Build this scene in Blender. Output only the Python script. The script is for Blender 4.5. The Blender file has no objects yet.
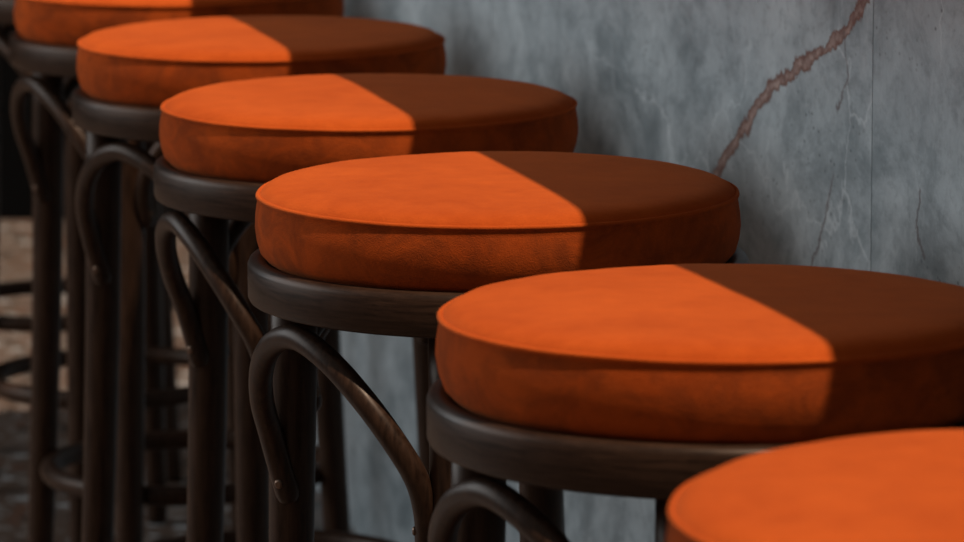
import bpy, math, random
from mathutils import Vector, Matrix, noise
random.seed(4)
S=bpy.context.scene
try: S.view_settings.view_transform='Standard'
except Exception: pass
COL=S.collection
def link(o,parent=None):
    COL.objects.link(o)
    if parent: o.parent=parent
    return o
# ---------------- node helpers ----------------
class NT:
    def __init__(s,name):
        s.m=bpy.data.materials.new(name); s.m.use_nodes=True; s.t=s.m.node_tree
        s.b=s.t.nodes['Principled BSDF']
    def n(s,ty,ins=None,**kw):
        nd=s.t.nodes.new(ty)
        for k,v in kw.items(): setattr(nd,k,v)
        for k,v in (ins or {}).items(): s.set(nd.inputs[k],v)
        return nd
    def set(s,sock,v):
        if isinstance(v,bpy.types.NodeSocket): s.t.links.new(v,sock)
        else: sock.default_value=v
    def math(s,op,a,b=0.0,c=0.0,clamp=False):
        nd=s.n('ShaderNodeMath',{0:a,1:b,2:c},operation=op); nd.use_clamp=clamp; return nd.outputs[0]
    def noise(s,co,scale,detail=4,rough=.55,dist=0.0,out=0):
        return s.n('ShaderNodeTexNoise',{'Vector':co,'Scale':scale,'Detail':detail,'Roughness':rough,'Distortion':dist}).outputs[out]
    def mix(s,f,a,b,bt='MIX'):
        nd=s.n('ShaderNodeMix',data_type='RGBA',blend_type=bt)
        s.set(nd.inputs[0],f); s.set(nd.inputs[6],a); s.set(nd.inputs[7],b); return nd.outputs[2]
    def rng(s,v,a,b,c=0.0,d=1.0,smooth=False):
        nd=s.n('ShaderNodeMapRange',{0:v,1:a,2:b,3:c,4:d}); nd.clamp=True
        if smooth: nd.interpolation_type='SMOOTHSTEP'
        return nd.outputs[0]
    def scl(s,co,v):
        return s.n('ShaderNodeMapping',{'Vector':co,'Scale':v}).outputs[0]
    def bump(s,h,st,dist=.001,nrm=None):
        nd=s.n('ShaderNodeBump',{'Height':h,'Strength':st,'Distance':dist})
        if nrm is not None: s.set(nd.inputs['Normal'],nrm)
        return nd.outputs[0]
def C(r,g,b): return (r,g,b,1)

def velvet():
    k=NT('orange_velvet'); oc=k.n('ShaderNodeTexCoord').outputs['Object']
    rnd=k.n('ShaderNodeObjectInfo').outputs['Random']
    co=k.n('ShaderNodeVectorMath',{0:oc,1:k.n('ShaderNodeCombineXYZ',{0:rnd,1:rnd,2:rnd}).outputs[0]},operation='ADD').outputs[0]
    n1=k.noise(co,9,6,.62,.4); n2=k.noise(co,48,6,.68); n3=k.noise(co,1000,2,.5)
    m=k.math('ADD',k.math('MULTIPLY',n1,.62),k.math('MULTIPLY',n2,.38))
    f=k.rng(m,.36,.64)
    c=k.mix(f,C(.47,.068,.009),C(.62,.102,.014))
    c=k.mix(k.rng(n3,.3,.7,0,.28),c,C(.27,.038,.007))
    # the pile on the upright band is rubbed both ways: crushed darker patches
    z=k.n('ShaderNodeSeparateXYZ',{0:oc}).outputs[2]
    band=k.rng(z,.7985,.8005,1,0)
    cr=k.rng(k.noise(k.scl(co,(1,1,1.3)),26,6,.7,.6),.40,.62,.15,.72)
    c=k.mix(k.math('MULTIPLY',band,cr),c,C(.20,.038,.010))
    k.set(k.b.inputs['Base Color'],c); k.set(k.b.inputs['Roughness'],.95)
    k.set(k.b.inputs['Specular IOR Level'],.05)
    k.set(k.b.inputs['Sheen Weight'],.22); k.set(k.b.inputs['Sheen Roughness'],.35); k.set(k.b.inputs['Sheen Tint'],C(1,.40,.17))
    b=k.bump(n3,.5,.0008); b=k.bump(n2,.3,.0018,b)
    k.set(k.b.inputs['Normal'],b); return k.m
def wood(name='dark_stained_wood',ring=False):
    k=NT(name); co=k.n('ShaderNodeTexCoord').outputs['Object']
    n=k.noise(k.scl(co,(1,1,14) if ring else (7,7,.8)),22 if ring else 26,5,.62,.5); n2=k.noise(co,160,3,.6)
    c=k.mix(k.rng(n,.35,.66),C(.014,.0060,.0034),C(.046,.021,.0115))
    c=k.mix(k.rng(n2,.45,.75,0,.25),c,C(.058,.029,.016))
    k.set(k.b.inputs['Base Color'],c); k.set(k.b.inputs['Roughness'],k.rng(n,.3,.7,.34,.46))
    k.set(k.b.inputs['Specular IOR Level'],.26); k.set(k.b.inputs['Specular Tint'],C(1,.80,.66))
    k.set(k.b.inputs['Normal'],k.bump(n,.10,.0005)); return k.m
def screwm():
    k=NT('dark_bronze_screw'); k.set(k.b.inputs['Base Color'],C(.16,.10,.07)); k.set(k.b.inputs['Metallic'],1.0); k.set(k.b.inputs['Roughness'],.45); return k.m
def stone():
    k=NT('grey_marble'); co=k.n('ShaderNodeTexCoord').outputs['Object']
    sp=k.n('ShaderNodeSeparateXYZ',{0:co}); X,Z=sp.outputs[0],sp.outputs[2]
    pid=k.math('FLOOR',k.math('DIVIDE',k.math('SUBTRACT',X,.123),1.381))
    offv=k.n('ShaderNodeCombineXYZ',{0:k.math('MULTIPLY',pid,7.3),1:0.0,2:k.math('MULTIPLY',pid,3.1)}).outputs[0]
    p=k.n('ShaderNodeVectorMath',{0:co,1:offv},operation='ADD').outputs[0]
    pc=k.scl(p,(.55,1,.8))
    big=k.noise(pc,3.4,6,.62,.6); mid=k.noise(pc,12,8,.72,.4); fine=k.noise(k.scl(p,(.6,1,.8)),75,5,.7)
    c=k.mix(k.rng(big,.38,.62),C(.27,.315,.335),C(.56,.615,.635))
    c=k.mix(k.rng(mid,.46,.66,0,.65),c,C(.74,.795,.81))
    c=k.mix(k.rng(mid,.48,.32,0,.65),c,C(.17,.205,.22))
    c=k.mix(k.rng(fine,.50,.72,0,.45),c,C(.17,.20,.215))
    sc=k.noise(k.scl(p,(40,1,6)),1.0,5,.7); c=k.mix(k.rng(sc,.60,.74,0,.28),c,C(.86,.90,.91))
    v=k.n('ShaderNodeTexVoronoi',{'Vector':k.scl(p,(.6,1,1)),'Scale':110.0}).outputs['Distance']
    spm=k.math('MULTIPLY',k.rng(v,.10,.22,1,0),k.rng(k.noise(pc,9,3),.50,.60))
    c=k.mix(k.math('MULTIPLY',spm,.6),c,C(.10,.115,.12))
    dis=k.n('ShaderNodeVectorMath',{0:p,1:k.n('ShaderNodeVectorMath',{0:k.noise(p,6,5,.6,0,1),'Scale':.25},operation='SCALE').outputs[0]},operation='ADD').outputs[0]
    e=k.n('ShaderNodeTexVoronoi',{'Vector':k.scl(dis,(.8,0.001,1.2)),'Scale':3.2},feature='DISTANCE_TO_EDGE').outputs['Distance']
    cm=k.math('MULTIPLY',k.rng(e,.0,.008,1,0),k.rng(k.noise(p,3.3,2),.45,.55))
    c=k.mix(k.math('MULTIPLY',cm,.45),c,C(.86,.90,.91))
    w1=k.n('ShaderNodeVectorMath',{0:k.noise(co,38,5,.7,0,1),1:(.5,.5,.5)},operation='SUBTRACT').outputs[0]
    w1=k.n('ShaderNodeVectorMath',{0:w1,'Scale':.030},operation='SCALE').outputs[0]
    q=k.n('ShaderNodeVectorMath',{0:co,1:w1},operation='ADD').outputs[0]
    qs=k.n('ShaderNodeSeparateXYZ',{0:q}); q=k.n('ShaderNodeCombineXYZ',{0:qs.outputs[0],1:0.0,2:qs.outputs[2]}).outputs[0]
    def seg(a,b):
        a=Vector((a[0],0,a[1])); b=Vector((b[0],0,b[1])); d=b-a
        pa=k.n('ShaderNodeVectorMath',{0:q,1:tuple(a)},operation='SUBTRACT').outputs[0]
        t=k.math('DIVIDE',k.n('ShaderNodeVectorMath',{0:pa,1:tuple(d)},operation='DOT_PRODUCT').outputs['Value'],d.length_squared,clamp=True)
        pr=k.n('ShaderNodeVectorMath',{0:tuple(d),'Scale':t},operation='SCALE').outputs[0]
        return k.n('ShaderNodeVectorMath',{0:pa,1:pr},operation='DISTANCE').outputs['Value']
    def poly(pts):
        d=None
        for a,b in zip(pts[:-1],pts[1:]):
            x=seg(a,b); d=x if d is None else k.math('MINIMUM',d,x)
        return d
    dv=poly([(.74,.60),(.66,.67),(.588,.723),(.492,.778),(.415,.823),(.326,.853),(.20,.895),(.125,.94)])
    wv=k.rng(k.noise(co,14,3),.35,.65,.0032,.0075)
    ratio=k.math('DIVIDE',dv,wv)
    inp=k.math('LESS_THAN',.123,X)
    vm=k.math('MULTIPLY',k.rng(ratio,.85,1.15,1,0),inp)
    edge=k.math('MULTIPLY',k.math('MULTIPLY',k.rng(ratio,.35,.95),k.rng(ratio,.95,1.4,1,0)),inp)
    vc=k.mix(k.rng(fine,.4,.62),C(.24,.115,.085),C(.56,.38,.32))
    c=k.mix(k.math('MULTIPLY',vm,.9),c,vc)
    c=k.mix(k.math('MULTIPLY',edge,.85),c,C(.18,.062,.036))
    d2=k.math('MINIMUM',poly([(.225,.775),(.237,.75),(.255,.72),(.285,.685)]),poly([(.20,.895),(.19,.86),(.215,.83)]))
    d3=poly([(-.0,.79),(.01,.76),(-.01,.74)])
    dd=k.math('MINIMUM',d2,d3)
    c=k.mix(k.math('MULTIPLY',k.rng(dd,.001,.0035,1,0),k.rng(mid,.35,.55,.3,.75)),c,C(.15,.10,.095))
    k.set(k.b.inputs['Base Color'],c); k.set(k.b.inputs['Roughness'],k.rng(mid,.3,.7,.42,.62))
    k.set(k.b.inputs['Specular IOR Level'],.35)
    k.set(k.b.inputs['Normal'],k.bump(fine,.2,.001)); return k.m
def terrazzo():
    k=NT('terrazzo'); co=k.n('ShaderNodeTexCoord').outputs['Object']
    n=k.noise(co,2.5,4)
    v=k.n('ShaderNodeTexVoronoi',{'Vector':co,'Scale':30.0}); v2=k.n('ShaderNodeTexVoronoi',{'Vector':co,'Scale':75.0})
    base=k.mix(n,C(.085,.052,.036),C(.15,.10,.075))
    pal=k.n('ShaderNodeValToRGB',{0:k.n('ShaderNodeSeparateColor',{0:v.outputs['Color']}).outputs[0]}); r=pal.color_ramp
    r.interpolation='CONSTANT'; r.elements[0].color=C(.03,.024,.02); r.elements[1].position=.35; r.elements[1].color=C(.22,.18,.155)
    e=r.elements.new(.6); e.color=C(.38,.37,.36); e=r.elements.new(.8); e.color=C(.14,.065,.04)
    c=k.mix(k.rng(v.outputs['Distance'],.36,.42,1,0),base,pal.outputs[0])
    pal2=k.n('ShaderNodeSeparateColor',{0:v2.outputs['Color']}).outputs[1]
    c=k.mix(k.math('MULTIPLY',k.rng(v2.outputs['Distance'],.28,.33,1,0),k.math('GREATER_THAN',pal2,.5)),c,C(.34,.32,.30))
    k.set(k.b.inputs['Base Color'],c); k.set(k.b.inputs['Roughness'],.4); return k.m
def plain(name,c,ro=.7):
    k=NT(name); co=k.n('ShaderNodeTexCoord').outputs['Object']; n=k.noise(co,6,5)
    k.set(k.b.inputs['Base Color'],k.mix(n,C(*[x*.75 for x in c]),C(*[x*1.2 for x in c]))); k.set(k.b.inputs['Roughness'],ro)
    k.set(k.b.inputs['Specular IOR Level'],.1); return k.m
M_S,M_W,M_R,M_C,M_G,M_F=velvet(),wood(),wood('dark_stained_wood_ring',True),screwm(),stone(),terrazzo()
M_T=plain('dark_stone_top',(.05,.045,.04),.4); M_D=plain('dark_room_black',(.0022,.002,.002),.95)  # back wall near-black: darkness of the room beyond put into its colour

# ---------------- mesh helpers ----------------
def mesh(name,V,F,mat,smooth=True):
    me=bpy.data.meshes.new(name); me.from_pydata([tuple(v) for v in V],[],F); me.validate(); me.update()
    if smooth:
        for p in me.polygons: p.use_smooth=True
    me.materials.append(mat); return me
def lathe(name,prof,mat,N=128,disp=None):
    V=[];F=[]
    for (r,z) in prof:
        for i in range(N):
            a=2*math.pi*i/N; v=Vector((r*math.cos(a),r*math.sin(a),z))
            if disp: v=disp(v)
            V.append(v)
    n=len(prof)
    for j in range(n-1):
        for i in range(N):
            a=j*N+i; b=j*N+(i+1)%N; F.append((a,b,b+N,a+N))
    F.append(tuple(reversed(range(N)))); F.append(tuple((n-1)*N+i for i in range(N)))
    return mesh(name,V,F,mat)
def sweep(pts,rads,N=16,closed=False,V=None,F=None):
    V=[] if V is None else V; F=[] if F is None else F
    n=len(pts); base=len(V); T=[]
    for i in range(n):
        a=pts[(i-1)%n] if (closed or i>0) else pts[i]; b=pts[(i+1)%n] if (closed or i<n-1) else pts[i]
        T.append((b-a).normalized())
    up=Vector((0,0,1)) if abs(T[0].z)<.9 else Vector((1,0,0))
    nr=(up-T[0]*up.dot(T[0])).normalized()
    for i in range(n):
        nr=(nr-T[i]*nr.dot(T[i])).normalized(); bi=T[i].cross(nr)
        for j in range(N):
            a=2*math.pi*j/N; V.append(pts[i]+(nr*math.cos(a)+bi*math.sin(a))*rads[i])
    m=n if closed else n-1
    for i in range(m):
        for j in range(N):
            a=base+i*N+j; b=base+i*N+(j+1)%N; c=base+((i+1)%n)*N+(j+1)%N; d=base+((i+1)%n)*N+j
            F.append((a,b,c,d))
    if not closed:
        F.append(tuple(base+j for j in reversed(range(N)))); F.append(tuple(base+(n-1)*N+j for j in range(N)))
    return V,F
def catmull(P,k=10):
    out=[]
    Q=[P[0]*2-P[1]]+P+[P[-1]*2-P[-2]]
    for i in range(1,len(Q)-2):
        p0,p1,p2,p3=Q[i-1:i+3]
        for j in range(k):
            t=j/k
            out.append(.5*((2*p1)+(p2-p0)*t+(2*p0-5*p1+4*p2-p3)*t*t+(3*p1-p0-3*p2+p3)*t**3))
    out.append(P[-1]); return out

# ---------------- stool meshes (origin at floor, axis z) ----------------
SEAM=.80
CB=SEAM-.053            # cushion bottom
RT=CB+.004; RB=RT-.034   # seat ring top / bottom
prof=[(.05,CB),(.172,CB),(.180,CB+.002),(.1855,CB+.008),(.1885,CB+.017),(.1900,CB+.027),(.1896,CB+.037),(.1884,CB+.045),(.1876,CB+.0495)]
for a in range(-40,141,20):
    t=math.radians(a); prof.append((.1870+.0020*math.cos(t),CB+.0522+.0020*math.sin(t)))
prof+=[(.1850,SEAM+.0012),(.1825,SEAM+.0036),(.1780,SEAM+.0060),(.171,SEAM+.0078),(.160,SEAM+.0092),(.14,SEAM+.0100),(.115,SEAM+.0105),(.085,SEAM+.0108),(.05,SEAM+.0110),(.02,SEAM+.0111),(.004,SEAM+.0111)]
def cushion_mesh(seed,slump=0.0):
    def d(v):
        q=Vector((v.x*9+seed*5,v.y*9,v.z*12)); n=noise.noise(q)*.0015+noise.noise(q*3.1)*.0005
        r=math.hypot(v.x,v.y); dz=-slump*v.y*max(0,(v.z-CB))/.053
        if r>.17: return Vector((v.x*(1+n/r*1.0),v.y*(1+n/r),(v.z+n*.5 if v.z>CB+.01 else v.z)+dz))
        return Vector((v.x,v.y,v.z+(n*.6 if v.z>SEAM else 0)+dz))
    return lathe('cushion',prof,M_S,160,d)
R=.1960
rp=[(.0,RB+.010),(.150,RB+.010),(.152,RB+.001),(.155,RB),(R-.004,RB),(R-.0012,RB+.0012),(R,RB+.004),(R,RT-.006),(R-.0015,RT-.0025),(R-.005,RT),(.185,RT),(.180,RT-.004),(.0,RT-.004)]
rp=[(max(r,.001),z) for r,z in rp]
ME_RING=lathe('seat_ring',rp,M_R,160)
BASE=168
LEGA=[math.radians(BASE+90*i) for i in range(4)]
def leg_mesh(a):
    u=Vector((math.cos(a),math.sin(a),0)); P=[];Rr=[]
    for z,r,w in ((RB+.006,.165,.0185),(.66,.166,.0185),(.5,.170,.0180),(.35,.176,.0172),(.2,.184,.0160),(.08,.191,.0148),(.012,.196,.0138),(.004,.196,.0130)):
        P.append(u*r+Vector((0,0,z))); Rr.append(w)
    V,F=sweep(P,Rr,24)
    sweep([u*.196+Vector((0,0,.006)),u*.196],[.011,.011],16,V=V,F=F)
    return mesh('leg',V,F,M_W)
def arch_mesh(a0):
    mid=a0+math.pi/4
    key=[(-37.5,-.168,.166),(-38.5,-.141,.174),(-37,-.111,.181),(-32,-.082,.186),(-24,-.052,.187),(-13,-.026,.1855),(0,-.0145,.184)]
    key=key+[(-a,z,r) for a,z,r in reversed(key[:-1])]
    P=[Vector((r*math.cos(mid+math.radians(a)),r*math.sin(mid+math.radians(a)),RB+z)) for a,z,r in key]
    P=catmull(P,8); n=len(P)
    rr=[]
    for i in range(n):
        j=min(i,n-1-i); rr.append(.0096*(1.0 if j>3 else (.55,.85,.95,.99)[j]))
    V,F=sweep(P,rr,16)
    return mesh('brace',V,F,M_W),P,mid
def screw_mesh(archs):
    V=[];F=[]
    for P,mid in archs:
        m=Vector((math.cos(mid),math.sin(mid),0))
        for p in (P[5],P[-6]):
            r=Vector((p.x,p.y,0)).normalized(); d=(m-r*m.dot(r)).normalized(); d=(d+r*.35).normalized(); s=p+d*.0078
            sweep([s,s+d*.0025,s+d*.0035],[.0036,.0036,.0022],12,V=V,F=F)
    return mesh('screws',V,F,M_C,False)
FR=.160; FZ=.238
ME_FOOT=mesh('foot_ring',*sweep([Vector((FR*math.cos(a),FR*math.sin(a),FZ)) for a in [2*math.pi*i/96 for i in range(96)]],[.0115]*96,16,True),M_W)
ME_LEGS=[leg_mesh(a) for a in LEGA]
AR=[arch_mesh(a) for a in LEGA]
ME_SCR=screw_mesh([(p,m) for _,p,m in AR])
CX,CY,HD,SP=.0267,3.3076,.2257,.5655
JX={-2:.004,-1:.006,0:-.014,1:-.002,2:.001,3:.005,4:.003,5:-.004}
JY={-2:-.034,-1:.006,0:.014,1:.017,2:-.005,3:-.014,4:.0,5:.008}
ROT={-2:0,-1:0,0:0,1:-12,2:10,3:-5,4:2,5:-18}
for k in range(-2,6):
    x=CX-math.sin(HD)*SP*k+JX[k]; y=CY+math.cos(HD)*SP*k+JY[k]
    e=bpy.data.objects.new('bar_stool',None); link(e); e.location=(x,y,0); e.rotation_euler=(0,0,math.radians(ROT[k]))
    for nm,me in [('cushion',cushion_mesh(k+3,.015 if k==-1 else 0)),('seat_ring',ME_RING),('foot_ring',ME_FOOT),('screws',ME_SCR)]+[('leg_%d'%(i+1),m) for i,m in enumerate(ME_LEGS)]+[('brace_%d'%(i+1),m[0]) for i,m in enumerate(AR)]:
        link(bpy.data.objects.new(nm,me),e)

# ---------------- room ----------------
def box(V,F,x0,x1,y0,y1,z0,z1):
    b=len(V)
    V+=[Vector(p) for p in ((x0,y0,z0),(x1,y0,z0),(x1,y1,z0),(x0,y1,z0),(x0,y0,z1),(x1,y0,z1),(x1,y1,z1),(x0,y1,z1))]
    F+=[tuple(b+i for i in f) for f in ((0,3,2,1),(4,5,6,7),(0,1,5,4),(1,2,6,5),(2,3,7,6),(3,0,4,7))]
PW=.33
u=Vector((-math.sin(HD),math.cos(HD),0)); n=Vector((math.cos(HD),math.sin(HD),0))
org=Vector((CX,CY,0))+n*PW
V=[];F=[]
s0=.123-1.381*2
for i in range(4):
    box(V,F,s0+1.381*i+.0008,s0+1.381*(i+1)-.0008,-.02,0,0,1.05)
box(V,F,s0,s0+1.381*4,-.5,-.0215,0,1.05)
w=link(bpy.data.objects.new('wall_right',mesh('wall_right',V,F,M_G,False))); w.location=org; w.rotation_euler=(0,0,HD+math.pi/2)
V=[];F=[]; xa,xb=s0-.05,s0+1.381*4+.05; box(V,F,xa,xb,-.52,PW,1.05,1.09)
EDGE0,EDGES=.066,-.015
for v in V:
    if v.y>0: v.y=PW-(EDGE0+EDGES*v.x)
t=link(bpy.data.objects.new('countertop',mesh('countertop',V,F,M_T,False)),w)
bv=t.modifiers.new('b','BEVEL'); bv.width=.003; bv.segments=2
V=[];F=[]; box(V,F,-7,6,-3,8.6,-.1,0)
link(bpy.data.objects.new('floor',mesh('floor',V,F,M_F,False)))
V=[];F=[]; box(V,F,-7,6,8.45,8.6,0,3)
link(bpy.data.objects.new('wall_back',mesh('wall_back',V,F,M_D,False)))

# ---------------- light ----------------
W=bpy.data.worlds.new('World'); S.world=W; W.use_nodes=True
nt=W.node_tree; bg=nt.nodes['Background']; bg.inputs[0].default_value=(.74,.76,.78,1)
tc=nt.nodes.new('ShaderNodeTexCoord'); sx=nt.nodes.new('ShaderNodeSeparateXYZ'); mr=nt.nodes.new('ShaderNodeMapRange')
nt.links.new(tc.outputs['Generated'],sx.inputs[0]); nt.links.new(sx.outputs[2],mr.inputs[0])
mr.inputs[1].default_value=0; mr.inputs[2].default_value=.9; mr.inputs[3].default_value=.09; mr.inputs[4].default_value=.25
nt.links.new(mr.outputs[0],bg.inputs[1])
sun=bpy.data.lights.new('sun','SUN'); sun.energy=3.7; sun.angle=math.radians(1.3); sun.color=(1,.86,.70)
so=link(bpy.data.objects.new('sun',sun)); d=Vector((-.27,.26,-1)).normalized()
so.rotation_euler=d.to_track_quat('-Z','Y').to_euler()
al=bpy.data.lights.new('fill_light_left','AREA'); al.energy=62; al.shape='RECTANGLE'; al.size=3; al.size_y=2; al.color=(.88,.95,1)  # unseen area lamp added at left as fill for wall and frames
ao=link(bpy.data.objects.new('fill_light_left',al)); ao.location=(-3.7,4.8,2.1); ao.rotation_euler=(Vector((.3,3.5,.6))-Vector(ao.location)).to_track_quat('-Z','Y').to_euler()

# ---------------- camera ----------------
cam=bpy.data.cameras.new('camera'); cam.sensor_width=36; cam.lens=4300/964*36
co=link(bpy.data.objects.new('camera',cam)); P=.1632
mw=Matrix.Rotation(math.pi/2-P,4,'X')@Matrix.Rotation(-.0048,4,'Z'); mw.translation=Vector((0,0,SEAM+.4839)); co.matrix_world=mw
cam.dof.use_dof=True; cam.dof.focus_distance=3.25; cam.dof.aperture_fstop=11
S.camera=co
